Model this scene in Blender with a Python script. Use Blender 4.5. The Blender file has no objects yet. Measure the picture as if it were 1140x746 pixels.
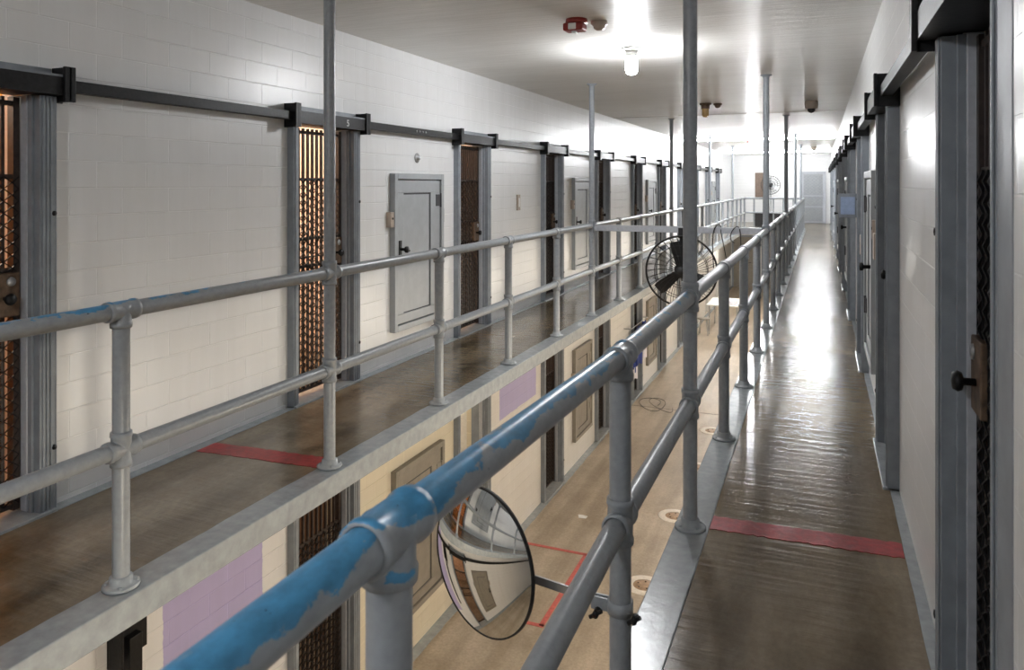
import bpy, math, random
from math import sin, cos, pi, radians, sqrt
from mathutils import Vector, Matrix
random.seed(4)
C = bpy.context.scene.collection
scene = bpy.context.scene

# ------------------------------------------------------------------ dimensions (metres)
CAMZ = 1.537
ZC = 2.705            # ceiling
ZL = -2.64            # lower tier floor
XLW, XRW = -3.396, 0.365      # block walls
XLR, XRR = -2.47, -0.539      # railings
XLN, XRN = -2.376, -0.61      # walkway edges over the void
S = 1.27
Y0 = 3.42
YB, YE = -5.0, 32.0   # back / end of corridor
YX = Y0 + 19*S + .30  # edge of the cross bridge
DO = 1.68             # first cell door
DS = 2.54
FP = .055             # how far the door frames stand off the wall

# ------------------------------------------------------------------ mesh builder
class MB:
    def __init__(s): s.v=[]; s.f=[]; s.sm=[]
    def add(s, vs, fs, smooth=False, M=None):
        o=len(s.v)
        for p in vs: s.v.append(tuple(M@Vector(p)) if M else tuple(p))
        for f in fs: s.f.append(tuple(i+o for i in f)); s.sm.append(smooth)
        return s
    def box(s,x0,x1,y0,y1,z0,z1,M=None):
        if x0>x1:x0,x1=x1,x0
        if y0>y1:y0,y1=y1,y0
        if z0>z1:z0,z1=z1,z0
        vs=[(x0,y0,z0),(x1,y0,z0),(x1,y1,z0),(x0,y1,z0),(x0,y0,z1),(x1,y0,z1),(x1,y1,z1),(x0,y1,z1)]
        fs=[(0,3,2,1),(4,5,6,7),(0,1,5,4),(1,2,6,5),(2,3,7,6),(3,0,4,7)]
        return s.add(vs,fs,False,M)
    def tube(s,pts,r,n=12,closed=False,cap=True,smooth=True,rot=0,M=None):
        pts=[Vector(p) for p in pts]; m=len(pts)
        rr=r if isinstance(r,(list,tuple)) else [r]*m
        vs=[];prev=None
        for i,p in enumerate(pts):
            if closed: t=(pts[(i+1)%m]-pts[i-1])
            elif i==0: t=pts[1]-pts[0]
            elif i==m-1: t=pts[-1]-pts[-2]
            else: t=(pts[i+1]-pts[i]).normalized()+(pts[i]-pts[i-1]).normalized()
            t.normalize()
            if prev is None:
                a=Vector((0,0,1)) if abs(t.z)<.9 else Vector((1,0,0))
                u=a.cross(t).normalized()
            else:
                u=(prev-t*prev.dot(t)).normalized()
            prev=u; w=t.cross(u)
            for k in range(n):
                a=2*pi*k/n+rot
                vs.append(p+(u*cos(a)+w*sin(a))*rr[i])
        fs=[]
        for i in range(m if closed else m-1):
            j=(i+1)%m
            for k in range(n):
                l=(k+1)%n
                fs.append((i*n+k,i*n+l,j*n+l,j*n+k))
        s.add(vs,fs,smooth,M)
        if cap and not closed:
            s.add(vs[:n],[tuple(range(n-1,-1,-1))],False,M)
            s.add(vs[-n:],[tuple(range(n))],False,M)
        return s
    def lathe(s,prof,origin=(0,0,0),axis=(0,0,1),n=24,smooth=True,M=None):
        ax=Vector(axis).normalized(); a=Vector((0,0,1)) if abs(ax.z)<.9 else Vector((1,0,0))
        u=a.cross(ax).normalized(); w=ax.cross(u); o=Vector(origin)
        vs=[];fs=[]
        for r,z in prof:
            for k in range(n):
                t=2*pi*k/n; vs.append(o+ax*z+(u*cos(t)+w*sin(t))*max(r,1e-5))
        for i in range(len(prof)-1):
            for k in range(n):
                l=(k+1)%n; fs.append((i*n+k,i*n+l,(i+1)*n+l,(i+1)*n+k))
        return s.add(vs,fs,smooth,M)
    def build(s,name,mat,parent=None,loc=None,bevel=0,auto=False):
        me=bpy.data.meshes.new(name); me.from_pydata(s.v,[],s.f); me.update()
        me.polygons.foreach_set('use_smooth',s.sm)
        me.materials.append(mat)
        ob=bpy.data.objects.new(name,me); C.objects.link(ob)
        if loc: ob.location=loc
        if parent: ob.parent=parent
        if bevel:
            b=ob.modifiers.new('bevel','BEVEL'); b.width=bevel; b.segments=2; b.limit_method='ANGLE'; b.angle_limit=radians(50)
        return ob

def empty(name,loc=(0,0,0)):
    o=bpy.data.objects.new(name,None); o.empty_display_size=.05; C.objects.link(o); o.location=loc; return o
def tag(o,label=None,cat=None,group=None,kind=None):
    if label:o['label']=label
    if cat:o['category']=cat
    if group:o['group']=group
    if kind:o['kind']=kind
    return o
def struct(o,label=None): o['kind']='structure'; return o
def dup(o,loc=None,parent=None):
    c=o.copy(); C.objects.link(c)
    if parent is not None: c.parent=parent
    if loc is not None: c.location=loc
    for ch in list(o.children): dup(ch,None,c)
    return c

# ------------------------------------------------------------------ materials
def newmat(name):
    m=bpy.data.materials.new(name); m.use_nodes=True
    nt=m.node_tree; b=nt.nodes['Principled BSDF']; return m,nt,b
def N(nt,t,**k):
    n=nt.nodes.new(t)
    for a,v in k.items(): setattr(n,a,v)
    return n
def L(nt,a,b): nt.links.new(a,b)
def coords(nt,sc=(1,1,1),loc=(0,0,0)):
    t=N(nt,'ShaderNodeTexCoord'); mp=N(nt,'ShaderNodeMapping')
    mp.inputs['Scale'].default_value=sc; mp.inputs['Location'].default_value=loc
    L(nt,t.outputs['Object'],mp.inputs['Vector']); return mp.outputs['Vector']
def noise(nt,vec,scale,detail=4,rough=.55):
    n=N(nt,'ShaderNodeTexNoise'); n.inputs['Scale'].default_value=scale; n.inputs['Detail'].default_value=detail
    n.inputs['Roughness'].default_value=rough; L(nt,vec,n.inputs['Vector']); return n.outputs['Fac']
def ramp(nt,fac,stops):
    r=N(nt,'ShaderNodeValToRGB'); e=r.color_ramp.elements
    while len(e)<len(stops): e.new(.5)
    for i,(p,c) in enumerate(stops):
        e[i].position=p; e[i].color=(*c,1) if len(c)==3 else c
    L(nt,fac,r.inputs['Fac']); return r.outputs['Color']
def mixc(nt,fac,a,b,mode='MIX'):
    m=N(nt,'ShaderNodeMix',data_type='RGBA',blend_type=mode)
    for s_,v in ((m.inputs[0],fac),(m.inputs[6],a),(m.inputs[7],b)):
        if hasattr(v,'is_linked'): L(nt,v,s_)
        elif isinstance(v,(int,float)): s_.default_value=v
        else: s_.default_value=(*v,1)
    return m.outputs[2]
def math_(nt,op,a,b=None,clamp=False):
    m=N(nt,'ShaderNodeMath',operation=op); m.use_clamp=clamp
    for i,v in enumerate((a,b)):
        if v is None: continue
        if hasattr(v,'is_linked'): L(nt,v,m.inputs[i])
        else: m.inputs[i].default_value=v
    return m.outputs[0]
def sep(nt,v):
    s_=N(nt,'ShaderNodeSeparateXYZ'); L(nt,v,s_.inputs[0]); return s_.outputs
def comb(nt,x,y,z=0.0):
    s_=N(nt,'ShaderNodeCombineXYZ')
    for i,v in enumerate((x,y,z)):
        if hasattr(v,'is_linked'): L(nt,v,s_.inputs[i])
        else: s_.inputs[i].default_value=v
    return s_.outputs[0]
def bump(nt,b,h,strength=.3,dist=.01,prev=None):
    n=N(nt,'ShaderNodeBump'); n.inputs['Strength'].default_value=strength; n.inputs['Distance'].default_value=dist
    L(nt,h,n.inputs['Height'])
    if prev: L(nt,prev,n.inputs['Normal'])
    L(nt,n.outputs['Normal'],b.inputs['Normal']); return n.outputs['Normal']

def simple(name,col,rough=.5,metal=0,var=.08,bs=0.1,scale=30,spec=.5):
    m,nt,b=newmat(name); v=coords(nt)
    f=noise(nt,v,scale,5)
    c=ramp(nt,f,[(.3,tuple(x*(1-var) for x in col)),(.7,tuple(min(1,x*(1+var)) for x in col))])
    L(nt,c,b.inputs['Base Color']); b.inputs['Roughness'].default_value=rough; b.inputs['Metallic'].default_value=metal
    b.inputs['Specular IOR Level'].default_value=.25 if name=='black_steel' else spec
    if bs: bump(nt,b,f,bs,.004)
    return m

def block_wall(name,base,paint=None):
    """glazed blocks 12 x 5 1/3 inch in running bond; paint = list of (colour,y0,y1,z0,z1)"""
    m,nt,b=newmat(name); v=coords(nt); x,y,z=sep(nt,v)
    vec=comb(nt,y,math_(nt,'ADD',z,ZLOFF),0.0)
    br=N(nt,'ShaderNodeTexBrick'); L(nt,vec,br.inputs['Vector'])
    br.inputs['Scale'].default_value=1; br.inputs['Brick Width'].default_value=.3048; br.inputs['Row Height'].default_value=.1355
    br.inputs['Mortar Size'].default_value=.0035; br.inputs['Mortar Smooth'].default_value=.35; br.inputs['Bias'].default_value=0
    br.offset=.5; br.squash=1
    col=base
    cl=noise(nt,v,1.3,4); fine=noise(nt,v,60,3)
    if paint:
        wob=noise(nt,v,14,3)
        wob=math_(nt,'MULTIPLY',math_(nt,'SUBTRACT',wob,.5),.03)
        yy=math_(nt,'ADD',y,wob); zz=math_(nt,'ADD',z,wob)
        for (pc,ya,yb,za,zb) in paint:
            k=math_(nt,'MULTIPLY',math_(nt,'MULTIPLY',math_(nt,'GREATER_THAN',yy,ya),math_(nt,'LESS_THAN',yy,yb)),
                    math_(nt,'MULTIPLY',math_(nt,'GREATER_THAN',zz,za),math_(nt,'LESS_THAN',zz,zb)))
            col=mixc(nt,k,col,pc)
    tint=ramp(nt,cl,[(.2,(.95,.95,.945)),(.8,(1,1,1))])
    col=mixc(nt,1.0,col,tint,'MULTIPLY')
    joint_light=ramp(nt,br.outputs['Fac'],[(0,(.88,.88,.88)),(1,(1.0,1.0,1.0))])  # joints paler than the blocks: caught light put into the colour
    col=mixc(nt,1.0,col,joint_light,'MULTIPLY')
    # scuffs and drips, stretched down the wall
    dr=noise(nt,coords(nt,(1,9,.8)),1.0,5,.6)
    col=mixc(nt,1.0,col,ramp(nt,dr,[(.2,(.93,.93,.92)),(.7,(1,1,1))]),'MULTIPLY')
    L(nt,col,b.inputs['Base Color'])
    b.inputs['Roughness'].default_value=.32; b.inputs['Specular IOR Level'].default_value=.45
    p=bump(nt,b,math_(nt,'SUBTRACT',1.0,br.outputs['Fac']),0.8,.005)
    bump(nt,b,fine,.07,.003,p)
    return m
ZLOFF=10.0

def pipe_mat(name,near,base=(.30,.325,.35),blue=(.05,.21,.38)):
    m,nt,b=newmat(name); t=N(nt,'ShaderNodeNewGeometry')
    x,y,z=sep(nt,t.outputs['Position'])
    v=comb(nt,math_(nt,'MULTIPLY',x,1.0),math_(nt,'MULTIPLY',y,.55),z)
    n1=noise(nt,v,16,6,.65); n2=noise(nt,v,45,4,.6)
    # worn paint: the old blue coat shows on top of the near lengths of rail
    lo,hi,amt=near
    k=N(nt,'ShaderNodeMapRange'); k.inputs['From Min'].default_value=lo; k.inputs['From Max'].default_value=hi
    k.inputs['To Min'].default_value=amt; k.inputs['To Max'].default_value=-.35; L(nt,y,k.inputs['Value'])
    hz=N(nt,'ShaderNodeMapRange'); hz.inputs['From Min'].default_value=-.5; hz.inputs['From Max'].default_value=.95
    hz.inputs['To Min'].default_value=-.34; hz.inputs['To Max'].default_value=.10; L(nt,sep(nt,t.outputs['Normal'])[2],hz.inputs['Value'])
    s_=math_(nt,'ADD',math_(nt,'ADD',n1,k.outputs[0]),hz.outputs[0])
    mask=ramp(nt,s_,[(.52,(0,0,0)),(.55,(1,1,1))])
    g=ramp(nt,n2,[(.3,tuple(c*.88 for c in base)),(.7,tuple(c*1.12 for c in base))])
    bl=ramp(nt,n2,[(.35,blue),(.62,tuple(min(1,c*1.45) for c in blue))])
    col=mixc(nt,mask,g,bl)
    chips=ramp(nt,noise(nt,v,28,5,.7),[(.30,(.045,.08,.12)),(.34,(1,1,1))])
    k2=ramp(nt,s_,[(.40,(0,0,0)),(.5,(1,1,1))])
    col=mixc(nt,k2,col,mixc(nt,1.0,col,chips,'MULTIPLY'))
    L(nt,col,b.inputs['Base Color']); b.inputs['Roughness'].default_value=.33
    bump(nt,b,n2,.12,.002); return m

def concrete(name,dark,mid,light,rmin,rmax,sx=1,sy=1,wet=.15):
    m,nt,b=newmat(name); v=coords(nt,(sx,sy,1))
    big=noise(nt,v,1.4,6,.6); med=noise(nt,coords(nt,(1,1,1),(3,7,0)),5,6,.65); fine=noise(nt,v,38,5,.75); strk=noise(nt,coords(nt,(3.2,.22,1),(1.3,0,0)),1.6,4,.5)
    c=ramp(nt,big,[(.28,dark),(.50,mid),(.72,light)])
    c=mixc(nt,.35,c,ramp(nt,med,[(.3,dark),(.55,mid),(.75,light)]))
    c=mixc(nt,1.0,c,ramp(nt,fine,[(.25,(.62,)*3),(.75,(1.0,)*3)]),'MULTIPLY')
    c=mixc(nt,1.0,c,ramp(nt,strk,[(.35,(.72,.70,.66)),(.62,(1,1,1))]),'MULTIPLY')
    L(nt,c,b.inputs['Base Color'])
    L(nt,ramp(nt,big,[(.3,(rmin,)*3),(.7,(rmax,)*3)]),b.inputs['Roughness'])
    p=bump(nt,b,noise(nt,coords(nt,(.7,7,1)),3.0,4,.55),wet,.02)
    bump(nt,b,fine,.06,.003,p); return m

M={}
M['wall']=block_wall('white_glazed_block',(.89,.895,.90))
M['wall_r']=block_wall('white_glazed_block_right',(.89,.895,.90))
LAV=(.54,.49,.80)
M['wall_low']=block_wall('cream_glazed_block',(.84,.77,.62),[
    ((.88,.88,.90),-9,DO+DS+.05,-9,9),(LAV,3.16,3.97,-2.1,9),
    ((.88,.85,.82),7.6,9.3,-9,9),(LAV,7.93,9.12,-1.17,9),((.88,.87,.85),10.0,99,-9,9)])
M['cream']=simple('cream_paint',(.70,.62,.48),.5)
M['pipe_l']=pipe_mat('grey_pipe_paint_left',(.5,4.9,.12))
M['pipe_r']=pipe_mat('grey_pipe_paint_right',(.9,5.6,.09))
M['pipe']=simple('grey_pipe_paint',(.30,.325,.35),.33,0,.10,.1,40)
M['frame']=simple('grey_door_paint',(.245,.27,.30),.48,0,.14,.12,12)
M['frame_lt']=simple('pale_grey_paint',(.42,.44,.48),.38,0,.1)
M['hatch']=simple('grey_hatch_paint',(.34,.36,.375),.40,0,.07,.1,10)
M['hatch_low']=simple('drab_hatch_paint',(.26,.235,.20),.45,0,.12,.1,10)
M['seam_and_shade']=simple('dark_seam_and_shade',(.06,.06,.065),.7)  # floor joint and dark parts, also painted edge shade on hatch panels
M['black']=simple('black_steel',(.010,.010,.011),.42,0,.4,.25,50)
M['blackm']=simple('matt_black',(.01,.01,.011),.55,0,.3)
M['bars']=simple('dark_bar_paint',(.035,.024,.02),.45,0,.4,.1,40)
M['rust']=simple('worn_lock_steel',(.13,.085,.055),.5,.3,.5,.3,25)
M['steel']=simple('galvanised_steel',(.42,.43,.44),.35,.7,.1,.1)
M['edge']=simple('grey_deck_paint',(.34,.37,.39),.24,0,.14,.25,18)
M['red']=simple('red_floor_paint',(.33,.02,.022),.42,0,.28,.3,30)
M['redthin']=simple('faded_red_paint',(.50,.11,.09),.6,0,.2,.1,30)
M['redplastic']=simple('dark_red_plastic',(.28,.03,.025),.35)
M['whitep']=simple('white_plastic',(.75,.75,.73),.4)
M['lens']=simple('amber_lens',(.5,.33,.14),.15)
M['beige']=simple('beige_plastic',(.42,.35,.29),.4)
M['orange']=simple('orange_cell_paint',(.72,.36,.09),.5,0,.1,.1,8)
M['tan']=simple('tan_cell_paint',(.74,.56,.44),.5,0,.1,.1,8)
M['brown']=simple('brown_cell_paint',(.22,.13,.08),.55,0,.2,.1,8)
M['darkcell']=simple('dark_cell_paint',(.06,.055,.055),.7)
M['blue']=simple('dark_blue_cloth',(.012,.035,.22),.6)
M['screen']=simple('blue_grey_screen',(.35,.44,.62),.15)
M['wood']=simple('brown_board',(.16,.11,.08),.5,0,.2,.1,12)
M['cloth']=simple('pale_cloth',(.75,.72,.78),.8)
M['floor_up']=concrete('brown_walkway_concrete',(.15,.112,.066),(.275,.215,.14),(.41,.345,.255),.14,.22,1,.6,.22)
M['floor_low']=concrete('tan_day_floor_concrete',(.40,.32,.235),(.56,.465,.355),(.68,.585,.47),.36,.5,1,1,.08)
M['lowpad']=simple('pale_ring_paint',(.72,.66,.58),.5,0,.12)
# ceiling: brushed glossy white paint
m,nt,b=newmat('white_brushed_ceiling'); v=coords(nt)
L(nt,ramp(nt,noise(nt,coords(nt,(.5,1.2,1)),1.6,5),[(.3,(.74,.725,.695)),(.7,(.82,.81,.785))]),b.inputs['Base Color'])
cc=ramp(nt,noise(nt,coords(nt,(.8,11,1)),2.5,6,.65),[(.3,(.86,.855,.84)),(.7,(1,1,1))]); base_=b.inputs['Base Color'].links[0].from_socket; L(nt,mixc(nt,1.0,base_,cc,'MULTIPLY'),b.inputs['Base Color']); b.inputs['Roughness'].default_value=.34; b.inputs['Specular IOR Level'].default_value=.35
p=bump(nt,b,noise(nt,coords(nt,(.9,7,1)),3,5,.6),.5,.012)
bump(nt,b,noise(nt,coords(nt,(4,40,1)),3,3,.5),.12,.004,p)
M['ceil']=m
m,nt,b=newmat('mirror_glass'); b.inputs['Metallic'].default_value=1; b.inputs['Roughness'].default_value=.015; b.inputs['Base Color'].default_value=(.80,.80,.78,1)
M['mirror']=m
m,nt,b=newmat('added_window_glass'); g=N(nt,'ShaderNodeBsdfGlossy'); g.inputs['Roughness'].default_value=.02; tr=N(nt,'ShaderNodeBsdfTransparent'); mx=N(nt,'ShaderNodeMixShader'); mx.inputs[0].default_value=.08
L(nt,tr.outputs[0],mx.inputs[1]); L(nt,g.outputs[0],mx.inputs[2]); L(nt,mx.outputs[0],nt.nodes['Material Output'].inputs['Surface']); M['pane']=m
def emit(name,col,st):
    m,nt,b=newmat(name); b.inputs['Base Color'].default_value=(.9,.9,.9,1); b.inputs['Emission Color'].default_value=(*col,1)
    b.inputs['Emission Strength'].default_value=st; return m

# ------------------------------------------------------------------ the setting
def wall_mesh(x0,x1,holes,y0,y1,z0,z1):
    mb=MB(); c=y0
    for (a,b_,zt) in holes:
        mb.box(x0,x1,c,a,z0,z1); mb.box(x0,x1,a,b_,zt,z1); c=b_
    mb.box(x0,x1,c,y1,z0,z1); return mb
ND=11
doors=[DO+DS*k for k in range(ND)]
holesU=[(o+.07,o+.72,1.97) for o in doors]
holesL=[(o+.07,o+.72,ZL+1.97) for o in doors]
struct(wall_mesh(XLW-.2,XLW,holesU,YB,YE,-.11,ZC).build('wall_left',M['wall']))
struct(wall_mesh(XRW,XRW+.2,[h for h in holesU],1.0,YE,-.11,ZC).build('wall_right',M['wall_r']))
struct(MB().box(XRW-.052,XRW+.2,YB,1.555,-.11,ZC).build('wall_right',M['wall_r']))
struct(wall_mesh(XLW-.2,XLW,holesL,YB,YE,ZL,-.11).build('wall_left',M['wall_low']))
struct(wall_mesh(XRW,XRW+.2,holesL,YB,YE,ZL,-.11).build('wall_right',M['cream']))
struct(MB().box(XLW-2.6,XRW+2.2,YE,YE+.2,-.11,ZC).build('wall_end',M['wall_r']))
struct(MB().box(XLW-.2,XRW+.2,YE,YE+.2,ZL,-.11).build('wall_end',M['wall_r']))
mb=MB(); mb.box(XLW-2.6,-3.1,YB-.2,YB,ZL,ZC); mb.box(.1,XRW+2.2,YB-.2,YB,ZL,ZC); mb.box(-3.1,.1,YB-.2,YB,ZL,-1.9); mb.box(-3.1,.1,YB-.2,YB,2.5,ZC)
struct(mb.build('wall_back',M['wall_r']))
# tall barred daylight window at the near end, added unseen for even near fill
r=struct(empty('added_window_1',(-1.5,YB-.1,.3)))
mb=MB()
for x in (-1.6,-.8,0,.8,1.56): mb.box(x,x+.04,-.03,.03,-2.2,2.2)
for z in (-2.2,-1.1,0,1.1,2.16): mb.box(-1.6,1.6,-.02,.02,z,z+.04)
mb.build('added_window_frame',M['frame'],r)
mb=MB(); mb.box(-1.6,1.6,-.004,.004,-2.2,2.2); mb.build('added_window_pane',M['pane'],r)
al=bpy.data.lights.new('fill_daylight','AREA'); al.shape='RECTANGLE'; al.size=3.2; al.size_y=4.4; al.energy=880; al.color=(.86,.93,1)  # area lamp added outside the opening to brighten the near corridor
ao=bpy.data.objects.new('fill_daylight',al); C.objects.link(ao); ao.location=(-1.5,YB-.35,.3); ao.rotation_euler=(pi/2,0,pi)

struct(MB().box(XLW-2.6,XRW+2.2,YB,YE+.2,ZC,ZC+.2).build('ceiling',M['ceil']))
struct(MB().box(XLW-2.6,XRW+2.2,YB,YE+.2,ZL-.2,ZL).build('floor',M['floor_low']))
struct(MB().box(XLW-2.6,XLN-.14,YB,YX,-.11,0).build('floor',M['floor_up']))
struct(MB().box(XRN+.15,XRW+2.2,YB,YX,-.11,0).build('floor',M['floor_up']))
struct(MB().box(XLW-2.6,XRW+2.2,YX,YE,-.11,0).build('floor',M['floor_up']))
struct(MB().box(XRW-.054,XRW+.18,1.555,DO-.001,0,1.95).build('trim_5',M['frame'],bevel=.004))
struct(MB().box(XRW-.03,XRW+.18,1.555,DO-.05,1.95,ZC).build('wall_right',M['wall_r']))
# painted kerb bands along both edges of the void and along the wall feet
def strip(x0,x1,z0,z1,y0,y1,ws0=0,ws1=0,step=.12):
    """long band with slightly wandering hand-painted edges"""
    mb=MB(); n=int((y1-y0)/step); vs=[];fs=[]
    for i in range(n+1):
        y=y0+(y1-y0)*i/n
        a=x0+random.uniform(-ws0,ws0); c=x1+random.uniform(-ws1,ws1)
        vs+=[(a,y,z0),(c,y,z0),(c,y,z1),(a,y,z1)]
        if i:
            o=4*i
            for k in range(4):
                l=(k+1)%4; fs.append((o-4+k,o-4+l,o+l,o+k))
    fs+=[(3,2,1,0),(4*n,4*n+1,4*n+2,4*n+3)]
    mb.add(vs,fs); return mb
struct(strip(XLN-.145,XLN,-.112,.003,YB,YX,.004,0).build('trim_1',M['edge'],bevel=.006))
struct(strip(XRN,XRN+.15,-.112,.003,YB,YX,0,.003).build('trim_2',M['edge'],bevel=.006))
struct(strip(XLW,XLW+.068,-.01,.003,YB,YE,0,.005).build('baseboard_left',M['edge']))
struct(strip(XRW-.042,XRW+.0,-.01,.003,YB,YE,.002,0).build('baseboard_right',M['edge']))
struct(strip(XLW,XLW+.10,ZL-.01,ZL+.003,YB,YE,0,.006).build('baseboard_left',M['edge']))
struct(MB().box(XLN-.1,XRN+.1,YX-.12,YX,-.112,.003).build('trim_3',M['edge'],bevel=.006))
# ceiling seam strips
struct(MB().box(XLW,XRW,13.0,13.012,ZC-.004,ZC+.01).build('trim_4',M['beige']))

# ------------------------------------------------------------------ cells behind the gates
def cell(o,s,xw,z0,zt,mat,depth=2.2):
    a,b_=o-.62,o+1.5; mb=MB(); x=xw+s*.2; xe=xw+s*depth
    mb.box(xe,xe+s*.1,a,b_,z0,zt); mb.box(x,xe,a-.05,a,z0,zt); mb.box(x,xe,b_,b_+.05,z0,zt)
    mb.box(x,xe,a,b_,zt-.06,zt-.01)
    return struct(mb.build('wall_cell',mat))
cellmat=['orange','tan','tan','brown','tan','brown','tan','tan','brown','tan','tan']
for k,o in enumerate(doors):
    cell(o,-1,XLW,.0,2.5,M[cellmat[k]])
    cell(o,-1,XLW,ZL,-.12,M['brown' if k in(1,) else 'whitep' if k in(2,) else 'tan'])
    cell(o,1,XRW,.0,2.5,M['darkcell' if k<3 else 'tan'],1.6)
def lamp(x,y,z,p,col=(1,.85,.65),r=.1,name='cell_lamp'):
    l=bpy.data.lights.new(name,'POINT'); l.energy=p; l.color=col; l.shadow_soft_size=r
    o=bpy.data.objects.new(name,l); C.objects.link(o); o.location=(x,y,z); return o
for k,o in enumerate(doors):
    if k<8: lamp(XLW-1.2,o+.45,2.2,[17,32,22,8,8,8,12,12][k],(1,.88,.72))
    if k<5: lamp(XLW-1.2,o+.45,ZL+2.2,9,(1,.80,.58))

# ------------------------------------------------------------------ door frames and gates (local: x = out of wall * s, y along, z up)
FH=1.95
def make_frame(s):
    r=empty('door_1')
    def bx(mb,u0,u1,y0,y1,z0,z1): return mb.box(s*u0,s*u1,y0,y1,z0,z1)
    mb=MB(); bx(mb,-.12,FP,0,.055,0,FH); bx(mb,-.12,.030,.055,.075,0,FH); bx(mb,FP,FP+.006,.012,.026,0,FH)
    mb.build('jamb',M['frame'],r,bevel=.004)
    mb=MB(); bx(mb,-.14,FP,.722,.80,0,FH); bx(mb,-.14,.018,.708,.722,0,FH)
    for y in (.734,.753,.772): bx(mb,FP,FP+.006,y,y+.012,0,FH)
    bx(mb,FP-.03,FP+.002,.797,.806,0,FH)
    mb.build('jamb',M['frame'],r,bevel=.003)
    mb=MB(); bx(mb,-.045,-.005,.7005,.709,.02,FH); mb.build('door_stop',M['frame_lt'],r,bevel=.003)
    mb=MB(); bx(mb,-.14,FP+.02,.0,.80,-.004,.014); mb.build('threshold',M['edge'],r,bevel=.004)
    mb=MB(); bx(mb,-.13,.105,-.01,.81,1.955,1.965); bx(mb,.088,.105,-.01,.81,1.965,2.04); mb.build('header_channel',M['black'],r)
    mb=MB(); bx(mb,0,.10,-.01,.81,2.041,2.052); bx(mb,0,.012,-.01,.81,2.052,2.085); mb.build('header_angle',M['frame'],r)
    # projecting bracket plates on either side
    for y in (-.035,.822):
        mb=MB(); bx(mb,0,.120,y,y+.012,1.925,2.09); bx(mb,0,.010,y,y+.085 if y<0 else y+.05,1.925,2.09)
        bx(mb,.104,.120,y-.022,y+.034,1.925,2.09)
        mb.build('bracket',M['black'],r,bevel=.002)
    mb=MB()
    for z in (.3,1.4): mb.lathe([(0,0),(.012,0),(.012,.008),(0,.010)],(s*FP,.79,z),(s,0,0),10)
    mb.build('bolt',M['black'],r)
    return r
def make_gate(s):
    g=empty('sliding_gate')
    def X(u): return s*u
    y0,y1=.076,.70
    mb=MB()
    n=11
    mb.box(X(-.07),X(-.062),y0,y1,1.0,1.01)
    for i in range(n+1):
        y=y0+.02+(y1-y0-.04)*i/n
        mb.box(X(-.075),X(-.057),y-.008,y+.008,.05,1.94)
    mb.build('gate_bars',M['bars'],g)
    for z in (.04,.93,1.13,1.56,1.90):
        mb=MB(); mb.box(X(-.083),X(-.056),y0,y1,z,z+.022); mb.build('cross_flat',M['bars'],g)
    for y in (y0,y1-.03):
        mb=MB(); mb.box(X(-.09),X(-.05),y,y+.03,.03,1.94); mb.build('stile',M['bars'],g)
    # expanded metal: zigzag strands
    mb=MB(); w=.0355; h=.028; cols=int((y1-y0)/w); 
    for c in range(cols+1):
        pts=[];z=.06;i=0
        while z<1.575:
            yy=y0+c*w+(w/2 if (i+c)%2 else -w/2)*.92
            yy=min(max(yy,y0),y1)
            pts.append((X(-.05+(.003 if i%2 else -.003)),yy,z)); z+=h; i+=1
        mb.tube(pts,.0044,4,cap=False,smooth=False,rot=pi/4)
    mb.build('expanded_mesh',M['black'],g)
    mb=MB(); mb.box(X(-.08),X(-.035),.56,.69,.93,1.13); lk=mb.build('lock_box',M['rust'],g,bevel=.004)
    mb=MB(); mb.lathe([(0,0),(.010,0),(.010,.028),(.024,.032),(.028,.042),(.022,.054),(0,.057)],(X(-.035),.62,1.015),(s,0,0),14)
    mb.build('lock_knob',M['black'],lk)
    mb=MB(); mb.lathe([(0,0),(.022,0),(.02,.006),(0,.006)],(X(-.035),.65,1.09),(s,0,0),14); mb.build('keyhole_plate',M['steel'],lk)
    return g
ordn=['first','second','third','fourth','fifth','sixth','seventh','eighth','ninth','tenth','eleventh']
frames={-1:make_frame(1),1:make_frame(-1)}
gates={-1:make_gate(1),1:make_gate(-1)}
used={-1:False,1:False}
lab={
 ('L',0):'black mesh gate before an orange cell, cut by the left photo edge',
 ('L',1):'barred mesh gate left of the front post, warm light strips behind it',
 ('L',2):'barred mesh gate just right of the large grey panelled hatch on the upper left wall',
 ('L',3):'narrow dark mesh gate right of the small wall plate on the upper left wall',
}
dn=0
def put_door(side,xw,z,o,k,tier):
    global dn
    dn+=1
    if not used[side]:
        f,g=frames[side],gates[side]; used[side]=True
    else:
        f,g=dup(frames[side]),dup(gates[side])
    f.location=(xw,o,z); f.name='door_%d'%dn; struct(f)
    g.location=(xw,o,z)
    if tier=='lower' and k==2:   # this gate is slid away out of sight: an open doorway
        for ch in list(g.children):
            for c2 in list(ch.children): bpy.data.objects.remove(c2)
            bpy.data.objects.remove(ch)
        bpy.data.objects.remove(g); return
    if side>0: g.location.x-=.022
    w={('L'):'left','R':'right'}['L' if side<0 else 'R']
    key=('L' if side<0 else 'R',k)
    if tier=='upper' and key in lab: lb=lab[key]
    elif tier=='upper' and side>0 and k==0: lb='dark cell gate seen edge-on at the right photo edge, with black lock knob'
    else: lb='dark mesh cell gate, %s tier of the %s wall, %s from the near end'%(tier,w,ordn[k])
    tag(g,lb,'gate',{'upper':'cell gates on the upper tier','lower':'cell gates on the lower tier'}[tier]+', %s wall'%w)
for k,o in enumerate(doors): put_door(-1,XLW,0,o,k,'upper')
for k,o in enumerate(doors): put_door(1,XRW,0,o,k,'upper')
for k,o in enumerate(doors[:8]): put_door(-1,XLW,ZL,o,k,'lower')

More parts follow.
